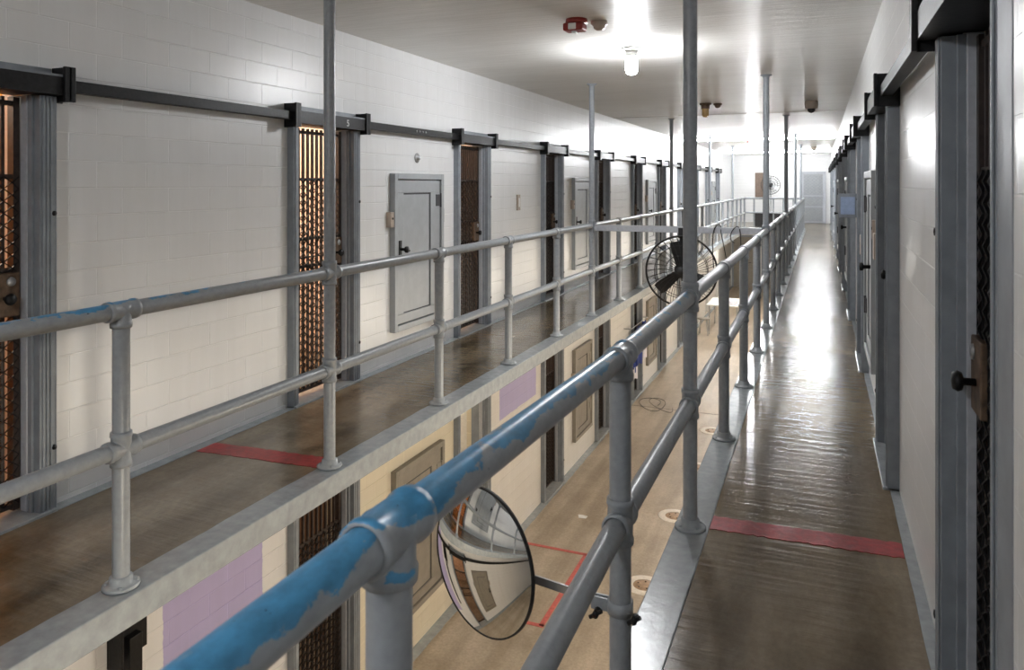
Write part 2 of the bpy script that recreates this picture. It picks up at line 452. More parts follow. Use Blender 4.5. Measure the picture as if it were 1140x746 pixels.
# long square slide bars
def slide_bar(s,xw,z,label,y0=YB):
    u0,u1=.035,.088
    mb=MB(); mb.box(xw+s*u0,xw+s*u1,y0,doors[-1]+1.2,z+1.975,z+2.033)
    b_=mb.build('slide_bar',M['black'],bevel=.003)
    tag(b_,label,'door track')
    return b_
lb=slide_bar(1,XLW,0,'long black square track bar over the doors of the upper left wall')
slide_bar(-1,XRW,0,'long black square track bar over the doors of the right wall')
slide_bar(1,XLW,ZL,'long black square track bar over the doors of the lower left wall')
# wall standoffs keep the bars on the wall
for s,xw,z in((1,XLW,0),(-1,XRW,0),(1,XLW,ZL)):
    pass
mb=MB()
for i in range(4): mb.lathe([(0,0),(.009,0),(.009,.006),(0,.008)],(XLW+.088,5.86+i*.055,2.004),(1,0,0),8)
mb.build('bolt',M['steel'],lb)
r=empty('steel_bracket',(XLW,2.80,ZL+1.68))
mb=MB(); mb.box(0,.015,0,.24,0,.27); mb.box(.015,.11,.0,.012,0,.27); mb.build('plate',M['black'],r,bevel=.003)
mb=MB(); mb.box(.012,.06,.09,.17,-.9,.12); mb.build('stem',M['black'],r,bevel=.003)
tag(r,'black steel bracket on the lower white wall under the left walkway edge','bracket')
# number painted on the header of the second gate
def text(s,size,loc,rot,mat,name,parent=None,ext=.0008):
    c=bpy.data.curves.new(name,'FONT'); c.body=s; c.size=size; c.extrude=ext
    o=bpy.data.objects.new(name,c); C.objects.link(o)
    dg=bpy.context.evaluated_depsgraph_get(); me=bpy.data.meshes.new_from_object(o.evaluated_get(dg))
    bpy.data.objects.remove(o); me.materials.append(mat)
    o=bpy.data.objects.new(name,me); C.objects.link(o); o.location=loc; o.rotation_euler=rot
    if parent: o.parent=parent
    return o
t=text('5',.07,(.106,.55,1.972),(pi/2,0,pi/2),M['whitep'],'painted_number')
fr=[o for o in bpy.data.objects if o.name=='door_2'][0]; t.parent=fr

# ------------------------------------------------------------------ access hatches
def make_hatch(s,mat,low=0):
    r=empty('access_hatch')
    def B(mb,u0,u1,y0,y1,z0,z1): return mb.box(s*u0,s*u1,y0,y1,z0,z1)
    W,H=.90,1.36; fw=.05
    mb=MB()
    B(mb,-.0,.055,0,fw,0,H); B(mb,0,.055,W-fw,W,0,H); B(mb,0,.055,fw,W-fw,H-fw,H); B(mb,0,.055,fw,W-fw,0,fw)
    mb.build('frame',mat,r,bevel=.004)
    lf=MB(); B(lf,.0,.030,fw+.006,W-fw-.006,fw+.006,H-fw-.006); leaf=lf.build('door_leaf',mat,r,bevel=.003)
    # raised rails round a sunken field
    p=MB(); B(p,.03,.040,fw+.01,.17,fw+.09,H-fw-.12); B(p,.03,.040,W-.24,W-fw-.01,fw+.09,H-fw-.12)
    B(p,.03,.040,fw+.01,W-fw-.01,H-fw-.119,H-fw-.01); B(p,.03,.040,fw+.01,W-fw-.01,fw+.01,fw+.089)
    p.build('panel_rail',mat,leaf,bevel=.003)
    g=MB(); B(g,.030,.0312,.171,W-.241,H-fw-.135,H-fw-.121); B(g,.030,.0312,W-.254,W-.241,.145,H-fw-.121); B(g,.030,.0312,.171,W-.241,.141,.150)  # dark strips paint in the edge shading around the panel
    g.build('panel_edge_shade',M['seam_and_shade'],leaf)
    for z in (.28,1.05):
        h=MB(); h.tube([(s*.048,W-fw-.004,z),(s*.048,W-fw-.004,z+.13)],.009,10); B(h,.040,.046,W-.14,W-fw,z+.01,z+.12)
        h.build('hinge',M['seam_and_shade'] if not low else mat,r)
    h=MB(); B(h,.040,.048,.085,.125,.63,.78); h.lathe([(0,0),(.013,0),(.013,.045),(.028,.05),(.028,.07),(0,.074)],(s*.048,.105,.705),(s,0,0),12)
    h.tube([(s*.085,.105,.70),(s*.095,.17,.69)],.010,8)
    h.build('handle',M['black'],leaf)
    for y,nm in ((-.055,'lock_box'),(W+.006,'hasp')):
        h=MB(); B(h,0,.05 if y<0 else .03,y,y+.050,.90,1.03); k=h.build(nm,M['beige'] if y<0 else M['steel'],r,bevel=.004)
        q=MB(); q.lathe([(0,0),(.010,0),(.010,.003),(0,.003)],(s*(.0505 if y<0 else .0305),y+.025,.975),(s,0,0),10); q.build('keyhole',M['black'],k)
    return r
hl=['between the two nearest full gates of the upper left wall',
    'on the upper left wall behind the tall pole at the cross beam',
    'on the upper left wall beyond the hanging fan','on the upper left wall near the far end','on the upper left wall, farthest of all']
h0=make_hatch(1,M['hatch'])
for i in range(5):
    o=h0 if i==0 else dup(h0)
    o.location=(XLW,5.55+5.08*i,.27)
    tag(o,'grey panelled hatch '+hl[i],'hatch','upper left access hatches')
o=dup(h0); o.location=(XLW,.47,.27); tag(o,'upper grey hatch seen only in the round mirror','hatch','upper left access hatches')
h1=make_hatch(-1,M['hatch'])
for i in range(4):
    o=h1 if i==0 else dup(h1)
    o.location=(XRW,5.55+5.08*i,.27)
    tag(o,'grey access hatch on the right wall, %s from the camera, black knob'%ordn[i],'hatch','right wall access hatches')
h2=make_hatch(1,M['hatch_low'],1)
for i in range(4):
    o=h2 if i==0 else dup(h2)
    o.location=(XLW,5.57+5.08*i,ZL+.36)
    tag(o,'drab panelled hatch on the lower wall, '+['glimpsed above the near blue handrail','behind the right handrail beside a grey jamb','beside the blue cloth','farthest down the block'][i],'hatch','lower wall access hatches')

o=dup(h2); o.location=(XLW,.49,ZL+.36); tag(o,'drab lower hatch seen only in the round mirror','hatch','lower wall access hatches')
# small wall fittings
mb=MB(); mb.box(XLW,XLW+.02,8.44,8.53,1.22,1.41); w=mb.build('switch_plate',M['beige'],bevel=.004)
mb=MB(); mb.box(XLW+.02,XLW+.024,8.465,8.505,1.26,1.37); mb.build('plate_insert',M['whitep'],w)
tag(w,'small upright metal plate on white block wall between two upper left gates','wall plate')
mb=MB(); mb.lathe([(.045,0),(.045,.006),(.035,.010),(.02,.010),(.018,.03),(0,.032)],(XLW,6.02,1.775),(1,0,0),18)
tag(mb.build('round_wall_outlet',M['steel']),'small round outlet on the white wall above the nearest grey hatch','wall outlet')
# screen box on the right wall
r=empty('wall_display',(XRW,7.55,1.23))
mb=MB(); mb.box(-.215,-.0,0,.06,0,.22); bd=mb.build('housing',M['frame'],r,bevel=.006)
mb=MB(); mb.box(-.195,-.075,-.004,.001,.03,.19); mb.build('screen',M['screen'],r)
tag(r,'grey box with pale blue face jutting from the right wall','display box')
for (y,z) in ((5.35,1.05),(7.1,.93)):
    mb=MB(); mb.box(XRW-.05,XRW,y,y+.10,z,z+.17); r=mb.build('junction_box',M['beige'],bevel=.005)
    tag(r,'small beige junction box on the right wall '+('just past the second gate' if y<6 else 'before the blue-faced display box'),'junction box','junction boxes on the right wall')

# ------------------------------------------------------------------ railings
R=.0315
def fitting(mb,x,y,z,through=True,axis='y'):
    """ball-bodied cross fitting with collars round post and rail"""
    d=(0,1,0) if axis=='y' else (1,0,0)
    e=.065
    prof=[(R+.001,-e),(R+.0075,-e),(R+.0085,-e+.016),(R+.005,-e+.022),(R+.006,0),(R+.005,e-.022),(R+.0085,e-.016),(R+.0075,e),(R+.001,e)]
    mb.lathe(prof,(x,y,z),d,20)
    mb.lathe([(R+.001,-e),(R+.0075,-e),(R+.0085,-e+.016),(R+.005,-e+.022),(R+.006,0)]+([(R+.005,e-.022),(R+.0085,e-.016),(R+.0075,e),(R+.001,e)] if through else [(R+.006,.02),(0,.03)]),(x,y,z),(0,0,1),20)
def flange(mb,x,y,z=0.0):
    mb.lathe([(0,0),(.068,0),(.068,.010),(.060,.014),(.042,.018),(.041,.040),(R,.044)],(x,y,z),(0,0,1),24)
    for a in range(4):
        t=pi/4+a*pi/2; mb.lathe([(.008,.010),(.008,.018),(0,.019)],(x+.054*cos(t),y+.054*sin(t),z),(0,0,1),6)
def railing(x,zt0,zm0,k0,k1,mt,label,sag=None,yoff=None):
    sag=sag or {}; yoff=yoff or {}
    def zz(y,base,i):
        t=(y-Y0)/S; a=math.floor(t); f_=t-a
        g=lambda k: sag.get(k,(0,0))[i]
        return base+g(a)*(1-f_)+g(a+1)*f_
    r=empty('pipe_railing',(x,Y0,.0))
    def bld(mb,n,m,par=r):
        o=mb.build(n,m,par)
        if par is r: o.matrix_parent_inverse=Matrix.Translation((-x,-Y0,0))
        return o
    ya,yb=Y0+(k0-.6)*S,Y0+k1*S
    ns=int((yb-ya)/.16)
    mb=MB(); mb.tube([(x,ya+(yb-ya)*i/ns,zz(ya+(yb-ya)*i/ns,zt0,0)) for i in range(ns+1)],R,24); bld(mb,'top_rail',mt)
    mb=MB(); mb.tube([(x,ya+(yb-ya)*i/ns,zz(ya+(yb-ya)*i/ns,zm0,1)) for i in range(ns+1)],R,24); bld(mb,'mid_rail',M['pipe'])
    for k in range(k0,k1+1):
        y=Y0+k*S; tall=(k%4==0); y+=yoff.get(k,0); zt=zz(y,zt0,0); zm=zz(y,zm0,1)
        top=ZC if tall else zt
        mb=MB(); mb.tube([(x,y,.003),(x,y,top)],R,24)
        p=bld(mb,'ceiling_post' if tall else 'post',M['pipe'])
        mb=MB(); flange(mb,x,y,.003); mb.build('floor_flange',M['edge'],p)
        mb=MB(); fitting(mb,x,y,zt,tall); mb.build('rail_fitting',mt,p)
        mb=MB(); fitting(mb,x,y,zm,True); mb.build('rail_fitting',M['pipe'],p)
        if tall:
            mb=MB(); mb.lathe([(0,0),(.06,0),(.06,-.008),(.04,-.014),(R,-.03)],(x,y,ZC),(0,0,1),20); mb.build('ceiling_flange',M['pipe'],p)
    tag(r,label,'railing')
    return r
railing(XLR,1.055,.528,-3,19,M['pipe_l'],'grey pipe railing with two rails along the edge of the left walkway',yoff={-1:-.05})
railing(XRR,1.035,.560,-3,19,M['pipe_r'],'grey pipe railing with worn blue top rail beside the right walkway, nearest the camera',sag={-2:(.034,-.05),-3:(.034,-.05),-4:(.034,-.05)})
# railing across the far bridge
yb=Y0+19*S
r=empty('pipe_railing',(-1.5,yb+.075,0)); 
def bl(mb,n,m,par=r):
    o=mb.build(n,m,par)
    if par is r: o.matrix_parent_inverse=Matrix.Translation((1.5,-yb-.075,0))
    return o
for z,n in ((1.045,'top_rail'),(.545,'mid_rail')):
    mb=MB(); mb.tube([(XLR+.04,yb,z),(XRR-.04,yb,z)],R,16); bl(mb,n,M['pipe'])
for i in range(1,6):
    x=XLR+(XRR-XLR)*i/6
    mb=MB(); mb.tube([(x,yb,-.1),(x,yb,1.045)],R*.9,12); bl(mb,'post',M['pipe'])
tag(r,'short pale pipe railing closing the far end of the open well','railing')
bpy.data.objects[r.name]

# cross beam between the posts
r=empty('cross_beam',(-1.5,Y0+4*S,1.03))
mb=MB(); mb.box(XLR+1.5+.036,XRR+1.5-.036,-.03,.03,-.035,.035); mb.build('beam',M['frame_lt'],r,bevel=.004)
mb=MB(); mb.box(XLR+1.5+.032,XLR+1.5+.042,-.055,.055,-.06,.06); mb.box(XRR+1.5-.042,XRR+1.5-.032,-.055,.055,-.06,.06); mb.build('end_plate',M['frame'],r,bevel=.003)
tag(r,'flat grey steel beam spanning the well between two tall posts','beam')

# red stripes on the walkways
def stripe(x0,x1,y0,y1,seed,h=.0022,dy=0,mat='red',z=0,jag=.006):
    random.seed(seed); mb=MB(); n=max(2,int(abs(x1-x0)/.02)); vs=[];fs=[]
    for i in range(n+1):
        x=x0+(x1-x0)*i/n; o=dy*i/n
        a=y0+o+random.uniform(-jag,jag); c=y1+o+random.uniform(-jag,jag)
        vs+=[(x,a,z),(x,c,z),(x,c,z+h),(x,a,z+h)]
        if i:
            q=4*i
            for k in range(4): fs.append((q-4+k,q+k,q+(k+1)%4,q-4+(k+1)%4))
    fs+=[(0,1,2,3),(4*n+3,4*n+2,4*n+1,4*n)]
    mb.add(vs,fs); return mb
tag(stripe(XRN+.152,XRW-.045,3.445,3.585,1,dy=.03).build('red_floor_stripe',M['red']),'red stripe painted across the brown right walkway','floor stripe','red stripes across the walkways')
tag(stripe(XLN-.15,XLW+.07,3.38,3.53,2,dy=-.05).build('red_floor_stripe',M['red']),'red stripe across the left walkway, beside the front ceiling post','floor stripe','red stripes across the walkways')
# red outline on the lower floor
mb=MB(); z=ZL+.001
for (a,b_,c,d) in ((-2.47,-2.42,6.70,8.19),(XLW+.1,-2.42,8.16,8.21),(XLW+.1,-2.42,6.68,6.73)):
    mb.box(a,b_,c,d,z,z+.002)
tag(mb.build('red_floor_outline',M['redthin']),'thin red line marking a rectangle on the tan lower floor','floor marking')
# round pads on the lower floor
def make_pad():
    r=empty('floor_drain_cover')
    mb=MB(); mb.lathe([(.115,.005),(.195,.005),(.205,0),(.115,0),(.115,.005)],(0,0,0),(0,0,1),32); mb.build('ring',M['lowpad'],r)
    mb=MB(); mb.lathe([(0,.003),(.105,.003),(.113,0)],(0,0,0),(0,0,1),32); mb.build('cover_plate',M['wood_'] ,r)
    for k in range(5):
        q=MB(); t=k*2*pi/5+.3; q.lathe([(.010,.003),(.010,.009),(0,.010)],(.07*cos(t),.07*sin(t),0),(0,0,1),8); q.build('bolt',M['rust'],r)
    return r
M['wood_']=simple('stained_plate',(.36,.24,.15),.5,.1,.3,.2,20)
pd=make_pad()
for i,(y,lb_) in enumerate(((7.79,'pale ring cover on the lower floor nearest the camera, beside the mirror clamp'),(9.56,'pale ring cover on the lower floor behind the foot of the front right post'),(11.33,'pale ring cover on the lower floor mostly hidden behind the right walkway edge'),(13.1,'pale ring cover on the lower floor behind the third right post'))):
    o=pd if i==0 else dup(pd); o.location=(-1.70,y,ZL); tag(o,lb_,'floor cover','round floor covers')

# ------------------------------------------------------------------ convex mirror
mc=Vector((-1.005,2.20,.33)); ang=radians(24)
nrm=Vector((-sin(ang),-cos(ang),.03)).normalized()
r=empty('convex_mirror',mc)
rad=.228; dep=.048; Rc=(rad**2+dep**2)/(2*dep)
prof=[]
for i in range(25):
    rr=rad*i/24; prof.append((rr,dep-(Rc-sqrt(Rc*Rc-rr*rr))))
prof=prof[::-1]
mb=MB(); mb.lathe(prof,(0,0,0),nrm,96); mb.build('mirror_face',M['mirror'],r)
mb=MB(); mb.lathe([(rad-.003,.001),(rad,.003),(rad+.003,0),(rad+.003,-.010),(rad-.01,-.012)],(0,0,0),nrm,72); mb.build('rim',M['blackm'],r)
mb=MB(); mb.lathe([(rad,-.010),(rad-.02,-.02),(.06,-.03),(0,-.03)],(0,0,0),nrm,48); mb.build('back_plate',M['seam_and_shade'],r)
post=Vector((XRR,Y0-S,.310))-mc
back=-nrm*.035
mb=MB()
e=post+Vector((-.055,.0,0)); st=back+Vector((.0,0,-.02))
dirv=(e-st); 
def flat(mb,a,b_,w,t):
    a=Vector(a);b_=Vector(b_);d=(b_-a).normalized(); up=Vector((0,0,1)); sd=d.cross(up).normalized()*t; u2=up*w
    vs=[a-sd-u2,a+sd-u2,a+sd+u2,a-sd+u2,b_-sd-u2,b_+sd-u2,b_+sd+u2,b_-sd+u2]
    mb.add(vs,[(0,1,2,3),(7,6,5,4),(0,4,5,1),(1,5,6,2),(2,6,7,3),(3,7,4,0)])
flat(mb,st,e,.013,.003); mb.lathe([(0,0),(.05,0),(.05,.006),(0,.006)],back+nrm*.002,-nrm,20)
mb.build('arm',M['steel'],r)
mb=MB(); mb.lathe([(R+.001,-.018),(R+.006,-.018),(R+.006,.018),(R+.001,.018)],post,(0,0,1),24)
mb.box(post.x-.085,post.x-.030,post.y-.012,post.y-.006,post.z-.018,post.z+.018); mb.box(post.x-.085,post.x-.030,post.y+.006,post.y+.012,post.z-.018,post.z+.018)
cl=mb.build('post_clamp',M['pipe'],r)
for dx,dy in((-.062,-.03),(.048,-.02)):
    q=MB(); c=post+Vector((dx,dy,-.015)); q.lathe([(0,-.02),(.010,-.02),(.010,.012),(0,.012)],c,(0,1,0),8); q.tube([c+Vector((-.018,-.012,-.012)),c+Vector((.018,-.012,.012))],.006,6); q.build('clamp_bolt',M['black'],cl)
tag(r,'round convex safety mirror clamped by an arm to the near right railing post','mirror')

# ------------------------------------------------------------------ hanging fan
def make_fan(rad,nw=30,wire=.0028,bm=None):
    f=empty('hanging_fan')
    for sgn,nm in ((-1,'front_guard'),(1,'rear_guard')):
        mb=MB()
        def prof(t): # t 0 hub .. 1 rim
            rr=.055+(rad-.055)*t; yy=sgn*(.012+.075*sqrt(max(0,1-t**3)))
            return rr,yy
        for k in range(nw):
            a=2*pi*k/nw+(.05 if sgn>0 else 0); pts=[]
            for i in range(9):
                rr,yy=prof(i/8); tw=a+.22*(i/8); pts.append((rr*cos(tw),yy,rr*sin(tw)))
            mb.tube(pts,wire,4,cap=False)
        for t in (0,.36,.7):
            rr,yy=prof(t); mb.tube([(rr*cos(2*pi*i/48),yy,rr*sin(2*pi*i/48)) for i in range(48)],wire*1.2,5,closed=True)
        mb.build(nm,M['blackm'],f)
    mb=MB(); mb.tube([(rad*cos(2*pi*i/64),0,rad*sin(2*pi*i/64)) for i in range(64)],.011,8,closed=True); mb.build('guard_rim',M['blackm'],f)
    mb=MB(); mb.lathe([(0,-.10),(.05,-.098),(.062,-.085),(.062,-.07),(.05,-.06)],(0,0,0),(0,1,0),24); mb.build('hub_badge',M['blackm'],f)
    mb=MB(); mb.lathe([(0,-.045),(.045,-.04),(.055,-.02),(.055,.03),(.0,.035)],(0,0,0),(0,1,0),20); hub=mb.build('hub',M['black'],f)
    for a in (radians(100),radians(220),radians(334)):
        b_=MB(); vs=[];fs=[]
        n=8
        for i in range(n+1):
            t=i/n; rr=.05+(rad*.86-.05)*t; w=.052+.02*min(1,t*1.6)
            if i==n: w*=.85
            for q in (-1,0,1):
                lw=w*q; tw=radians(28-14*t)
                vs.append((rr,lw*sin(tw)*1.0-.008,lw*cos(tw)))
        m_=len(vs); vs+= [(x,y+.004,z) for x,y,z in vs]
        for i in range(n):
            for q in range(2):
                p=i*3+q; fs.append((p,p+3,p+4,p+1)); fs.append((m_+p,m_+p+1,m_+p+4,m_+p+3))
        for i in range(n):
            for p,d in((i*3,3),(i*3+2,3)): fs.append((p,p+m_,p+m_+d,p+d))
        fs.append((0,1,m_+1,m_)); fs.append((1,2,m_+2,m_+1)); e=n*3; fs.append((e,m_+e,m_+e+1,e+1)); fs.append((e+1,m_+e+1,m_+e+2,e+2))
        b_.add(vs,fs,False,Matrix.Rotation(-a,4,'Y')); b_.build('fan_blade',bm or M['blackm'],f)
    mb=MB(); mb.lathe([(0,.03),(.07,.035),(.085,.06),(.085,.17),(.06,.20),(0,.205)],(0,0,0),(0,1,0),24); mb.build('motor',M['black'],f)
    return f
f=make_fan(.385); 
mb=MB(); mb.box(-.03,.03,.12,.165,.02,.36); mb.box(-.035,.035,.075,.165,.36,.385); mb.box(-.035,.035,.02,.03,.36,.475) ; mb.box(-.035,.035,.02,.165,.385,.40)
mb.build('hanger_bracket',M['blackm'],f)
f.location=(-1.425,Y0+4*S-.07,.575)
f.rotation_euler=(0,0,radians(4))
tag(f,'large black wire guard fan hanging from the cross beam over the well','fan')
# cord loops over the beam
yb4=Y0+4*S
def cord(name,pts,r_,label):
    P=[Vector(p) for p in pts]; out=[]
    for i in range(len(P)-1):
        p0=P[max(i-1,0)];p1=P[i];p2=P[i+1];p3=P[min(i+2,len(P)-1)]
        for k in range(6):
            t=k/6; out.append(.5*((2*p1)+(-p0+p2)*t+(2*p0-5*p1+4*p2-p3)*t*t+(-p0+3*p1-3*p2+p3)*t**3))
    out.append(P[-1]); mb=MB(); mb.tube(out,r_,6); return tag(mb.build(name,M['blackm']),label,'cord','cords looped over the cross beam')
xx=-1.06
cord('power_cable',[(xx-.02,yb4-.045,.62),(xx-.03,yb4-.045,.85),(xx-.02,yb4-.045,1.02),(xx+.02,yb4-.04,1.09),(xx+.05,yb4+.0,1.075),(xx+.06,yb4-.045,1.0),(xx+.10,yb4-.045,.80),(xx+.12,yb4-.045,.62),(xx+.05,yb4-.06,.55)],.006,'dark cord looped over the beam just right of the fan')
xx=-.86
cord('power_cable',[(xx+.0,yb4-.045,.90),(xx-.035,yb4-.045,.93),(xx-.04,yb4-.045,.985),(xx-.015,yb4-.045,1.045),(xx+.03,yb4-.0,1.075),(xx+.06,yb4-.045,1.0),(xx+.07,yb4-.045,.7)],.006,'dark cord looped over the beam nearest the right railing')

# ------------------------------------------------------------------ ceiling fittings
def ceiling_light(y,st,label,col=(.96,.975,1),x=-1.5):
    r=empty('ceiling_light',(x,y,ZC))
    mb=MB(); mb.lathe([(0,0),(.095,0),(.095,-.014),(.07,-.024),(.055,-.028),(.052,-.062),(.06,-.066),(.06,-.075),(.0,-.075)],(0,0,0),(0,0,1),28); mb.build('base',M['whitep'],r)
    mb=MB(); mb.lathe([(.048,-.076),(.052,-.10),(.052,-.19),(.042,-.215),(.02,-.228),(0,-.23)],(0,0,0),(0,0,1),16); mb.build('glass_globe',emit('lamp_glow',col,st),r)
    tag(r,label,'ceiling light','ceiling lights down the well'); return r
ceiling_light(6.38,210,'lit jar-shaped ceiling lamp nearest the camera, above the well')
ceiling_light(18.6,300,'lit ceiling lamp beyond the unlit detector pair')
ceiling_light(23.2,200,'bright ceiling lamp before the far bridge')
ceiling_light(30.6,160,'bright ceiling lamp over the far bridge')
ceiling_light(-.9,170,'ceiling lamp behind the camera')
def added_glow_strip(y,st,label):  # glowing strips added to make the bright bands on the far ceiling
    r=empty('added_glow_strip',(-1.52,y,ZC-.001))
    mb=MB(); mb.box(-1.85,1.85,-.07,.07,-.03,0); mb.build('housing',M['whitep'],r,bevel=.006)
    mb=MB(); mb.tube([(-1.83,0,-.062),(1.83,0,-.062)],.028,10); mb.build('tube',emit('added_strip_glow',(.96,.98,1),st),r)
    for x in (-1.84,1.84): mb=MB(); mb.box(x-.02,x+.02,-.04,.04,-.10,-.03); mb.build('end_cap',M['whitep'],r)
    tag(r,label,'strip light','added glow strips across the ceiling')
added_glow_strip(19.4,50,'added glow strip for the bright ceiling band, nearer of the two')
added_glow_strip(27.4,44,'added glow strip for the bright ceiling band, farther of the two')
def detector(loc,mats,label):
    r=empty('fire_strobe',loc)
    mb=MB(); mb.lathe([(0,0),(.075,0),(.078,-.02),(.078,-.03),(.0,-.03)],(0,0,0),(0,0,1),24); mb.build('base',mats[0],r)
    mb=MB(); mb.box(-.085,.06,-.06,.06,-.085,-.03); mb.build('horn_body',mats[0],r,bevel=.012)
    mb=MB(); mb.box(-.045,.015,-.063,-.02,-.08,-.035); mb.box(-.03,.0,-.03,.03,-.10,-.084); mb.build('strobe_lens',mats[1],r,bevel=.006)
    tag(r,label,'alarm strobe'); return r
detector((-1.60,5.12,ZC),(M['redplastic'],M['whitep']),'dark red fire alarm strobe on the ceiling left of the near lamp')
def smoke(loc,mat,label,sc=1):
    mb=MB(); mb.lathe([(0,0),(.06*sc,0),(.062*sc,-.02*sc),(.045*sc,-.03*sc),(.04*sc,-.05*sc),(.02*sc,-.065*sc),(0,-.067*sc)],(0,0,0),(0,0,1),24)
    o=mb.build('smoke_detector',mat,loc=loc); return tag(o,label,'smoke detector','smoke detectors')
smoke((-1.47,5.25,ZC),M['beige'],'beige smoke detector on the ceiling just right of the red strobe')
# unlit lamp with amber globe
r=empty('ceiling_light',(-1.54,11.15,ZC))
mb=MB(); mb.lathe([(0,0),(.085,0),(.085,-.02),(.062,-.03),(.058,-.075),(.066,-.08),(0,-.08)],(0,0,0),(0,0,1),24); mb.build('base',M['rust'],r)
mb=MB(); mb.lathe([(.05,-.08),(.05,-.17),(.03,-.20),(0,-.205)],(0,0,0),(0,0,1),20); mb.build('glass_globe',M['lens'],r)
tag(r,'unlit ceiling lamp with amber globe, past the nearest lit lamp','ceiling light')
smoke((-1.38,11.25,ZC),M['rust'],'dark smoke detector beside the unlit amber lamp',1.0)
detector((-1.68,20.5,ZC),(M['redplastic'],M['whitep']),'small red alarm strobe far down the ceiling')
def dome(loc,label,sc=1):
    r=empty('dome_camera',loc)
    mb=MB(); mb.lathe([(0,0),(.085*sc,0),(.09*sc,-.03*sc),(.085*sc,-.10*sc),(.07*sc,-.11*sc),(0,-.11*sc)],(0,0,0),(0,0,1),28); mb.build('housing',M['beige'],r)
    mb=MB(); mb.lathe([(.052*sc,-.11*sc),(.05*sc,-.135*sc),(.032*sc,-.16*sc),(0,-.17*sc)],(0,0,0),(0,0,1),24); mb.build('dark_dome',M['blackm'],r)
    tag(r,label,'security camera','dome cameras over the right walkway')
dome((-.12,11.4,ZC),'beige dome camera with dark lens on the ceiling above the right walkway')
dome((-.19,25.4,ZC),'second small dome camera far down the right walkway',.8)

# ------------------------------------------------------------------ far end
r=empty('door_60',(-.27,YE-.01,0)); struct(r)
W=.40
mb=MB(); mb.box(-W-.06,-W,-.05,.0,0,2.03); mb.box(W,W+.06,-.05,.0,0,2.03); mb.box(-W,W,-.05,0,1.97,2.03); mb.build('door_frame',M['frame_lt'],r)
mb=MB(); mb.box(-W,W,-.008,-.002,0,1.97); mb.build('door_backing',M['hatch'],r)
mb=MB()
for z in (.02,.62,1.05,1.93): mb.box(-W,W,-.04,-.015,z,z+.05)
mb.box(-W,-W+.05,-.04,-.015,0,1.97); mb.box(W-.05,W,-.04,-.015,0,1.97); mb.build('door_rail',M['frame_lt'],r)
mb=MB()
for c in range(11):
    pts=[];i=0;z=.07
    while z<1.93: pts.append((-W+.04+c*.072+(.036 if (i+c)%2 else -.036)*.95,-.03,z)); z+=.06;i+=1
    mb.tube(pts,.005,4,cap=False,smooth=False)
mb.build('expanded_mesh',M['frame'],r)
for i,x in enumerate((-2.9,-1.75)):
    r=struct(empty('door_%d'%(61+i),(x,YE-.01,ZL)))
    mb=MB(); mb.box(-.45,-.38,-.06,0,0,2.1); mb.box(.38,.45,-.06,0,0,2.1); mb.box(-.38,.38,-.06,0,2.03,2.1); mb.build('door_frame',M['frame'],r,bevel=.004)
    mb=MB(); mb.box(-.38,.38,-.03,-.002,0,2.03); lf=mb.build('door_leaf',M['hatch_low'],r); mb=MB(); mb.tube([(.3,-.03,1),(.3,-.07,1),(.2,-.07,1)],.01,6); mb.build('handle',M['black'],lf)
# board on the end wall
mb=MB(); mb.box(-2.45,-1.95,YE-.034,YE-.004,.95,2.0); o=mb.build('notice_board',M['wood'],bevel=.004); tag(o,'brown board on the far end wall behind the pedestal fan','board')
# pedestal fan on bridge
f=make_fan(.34,24,.004,M['steel']); f.name='pedestal_fan'; f.location=(-1.72,29.6,1.50)
mb=MB(); mb.tube([(0,.13,-1.48),(0,.13,-.05)],.025,10); mb.build('pole',M['steel'],f)
mb=MB(); mb.lathe([(0,-1.50),(.28,-1.50),(.28,-1.48),(.05,-1.46),(.03,-1.42)],(0,.13,0),(0,0,1),24); mb.build('base',M['blackm'],f)
tag(f,'round pedestal fan standing on the far bridge before the end wall','fan')
r=empty('storage_trunk',(-1.78,28.65,0))
mb=MB(); mb.box(-.45,.45,-.25,.25,.02,.46); mb.build('body',M['blackm'],r,bevel=.01)
mb=MB(); mb.box(-.46,.46,-.26,.26,.46,.52); mb.build('lid',M['black'],r,bevel=.01)
tag(r,'low black trunk on the far bridge behind the pale railing','trunk')

# ------------------------------------------------------------------ lower floor furniture
r=empty('folding_table',(-2.55,22.6,ZL))
mb=MB(); mb.box(-.45,.45,-.75,.75,.735,.77); mb.build('table_top',M['whitep'],r,bevel=.006)
for sx in(-.38,.38):
    for sy in(-.62,.62): q=MB(); q.tube([(sx,sy,0),(sx,sy,.735)],.02,8); q.build('leg',M['steel'],r)
tag(r,'pale table on the lower floor seen between the right railing posts','table')
mb=MB(); mb.box(-.2,.22,-.3,.25,0,.05); mb.box(-.17,.2,-.26,.2,.05,.09); o=mb.build('folded_cloth',M['cloth'],loc=(-2.42,22.35,ZL+.77),bevel=.02); tag(o,'folded pale cloth lying on the lower floor table','cloth')
r=empty('stool',(-3.0,21.4,ZL))
mb=MB(); mb.lathe([(0,.46),(.17,.46),(.175,.44),(.16,.43),(0,.43)],(0,0,0),(0,0,1),24); mb.build('seat',M['hatch_low'],r)
for k in range(4):
    t=pi/4+k*pi/2; q=MB(); q.tube([(.11*cos(t),.11*sin(t),.43),(.18*cos(t),.18*sin(t),0)],.014,8); q.build('leg',M['steel'],r)
tag(r,'small drab stool in front of the lower floor table','stool')
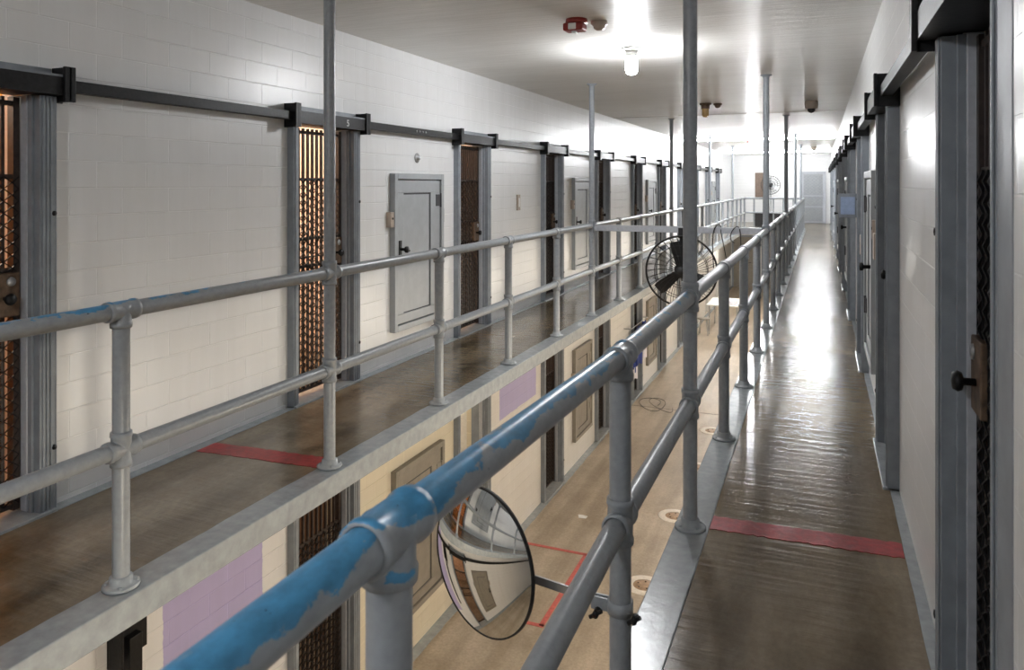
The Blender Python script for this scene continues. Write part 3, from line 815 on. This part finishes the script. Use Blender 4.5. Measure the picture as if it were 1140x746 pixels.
# blue cloths hanging at the lower gate
r=empty('blue_garment',(XLW+.14,14.2,ZL+.70))
def sheet(y0,y1,z0,z1,mat,nm,ph,w=.02,x=0):
    mb=MB(); n=14; vs=[];fs=[]
    for i in range(n+1):
        t=i/n; y=y0+(y1-y0)*t; xx=x+w*sin(t*9+ph)
        vs+=[(xx,y,z0+.03*sin(t*5+ph)),(xx+.012,y,z0+.03*sin(t*5+ph)),(xx+.012,y,z1),(xx,y,z1)]
        if i:
            q=4*i
            for k in range(4): fs.append((q-4+k,q-4+(k+1)%4,q+(k+1)%4,q+k))
    fs+=[(3,2,1,0),(4*n,4*n+1,4*n+2,4*n+3)]; mb.add(vs,fs); return mb.build(nm,mat,r)
sheet(.0,.46,.0,.72,M['blue'],'blue_panel',0)
sheet(.5,.85,.25,.75,M['blue'],'blue_panel',1.5)
sheet(-.30,-.04,-.05,.45,M['blue'],'blue_panel',2.2)
sheet(.47,.82,.05,.25,M['cloth'],'white_patch',.6,.015,.02)
sheet(-.35,-.02,-.18,.02,M['cloth'],'white_patch',.2,.015,.02)
mb=MB(); mb.tube([(0,-.4,.78),(0,1.0,.78)],.008,6); mb.tube([(0,-.38,.78),(-.14,-.38,.78)],.008,6); mb.tube([(0,.98,.78),(-.14,.98,.78)],.008,6); mb.build('hanging_rod',M['steel'],r)
tag(r,'dark blue and white cloths hanging by a gate on the lower tier','garment')

q=[]
for i in range(160):
    t=i/159*4.2*pi; q.append((-3.05+.30*cos(t)*(.7+.25*sin(t*.8))+t*.03,14.2+.42*sin(t*.93),ZL+.008+.0015*t))
mb=MB(); mb.tube(q,.0045,5); tag(mb.build('power_cable',M['blackm']),'thin dark cable coiled on the tan lower floor near the wall','cable')
struct(MB().box(XLW+.1,XRW,14.05,14.065,ZL-.004,ZL+.0012).build('trim_6',M['seam_and_shade']))
mb=MB(); mb.add([(0,0,0),(.09,.01,.004),(.10,.06,.012),(.04,.09,.004),(-.02,.05,.018),(0,0,-.003),(.09,.01,.001),(.10,.06,.009),(.04,.09,.001),(-.02,.05,.015)],[(0,1,2,3,4),(9,8,7,6,5),(0,5,6,1),(1,6,7,2),(2,7,8,3),(3,8,9,4),(4,9,5,0)])
tag(mb.build('paper_scrap',M['whitep'],loc=(-2.80,9.05,ZL+.004)),'tiny white paper scrap lying on the tan lower floor','paper')

# ------------------------------------------------------------------ lights under the walkways (lower tier fixtures)
for y in (1.0,5.2,9.5,14,19,24):
    lamp(-.1,y,-.30,42,(1,.91,.78),.12,'lower_tier_lamp')
for y in (22,27,):
    lamp(-2.9,y,-.35,30,(1,.95,.88),.12,'lower_tier_lamp')

# ------------------------------------------------------------------ world, camera, view
w=bpy.data.worlds.new('World'); scene.world=w; w.use_nodes=True
w.node_tree.nodes['Background'].inputs[0].default_value=(.5,.52,.55,1); w.node_tree.nodes['Background'].inputs[1].default_value=.05
cd=bpy.data.cameras.new('Camera'); cam=bpy.data.objects.new('Camera',cd); C.objects.link(cam)
cd.sensor_width=36; cd.sensor_fit='HORIZONTAL'; cd.lens=840/1140*36
cam.location=(0,0,CAMZ); cam.rotation_euler=(pi/2,0,math.atan(343.5/840))
cd.shift_x=0; cd.shift_y=-(373-205)/1140; cd.clip_start=.02
cd.dof.use_dof=True; cd.dof.focus_distance=6; cd.dof.aperture_fstop=8
scene.camera=cam
vs=scene.view_settings; scene.display_settings.display_device='sRGB'
vs.view_transform='Standard'; vs.look='None'; vs.gamma=1; vs.use_curve_mapping=False; vs.exposure=1.33
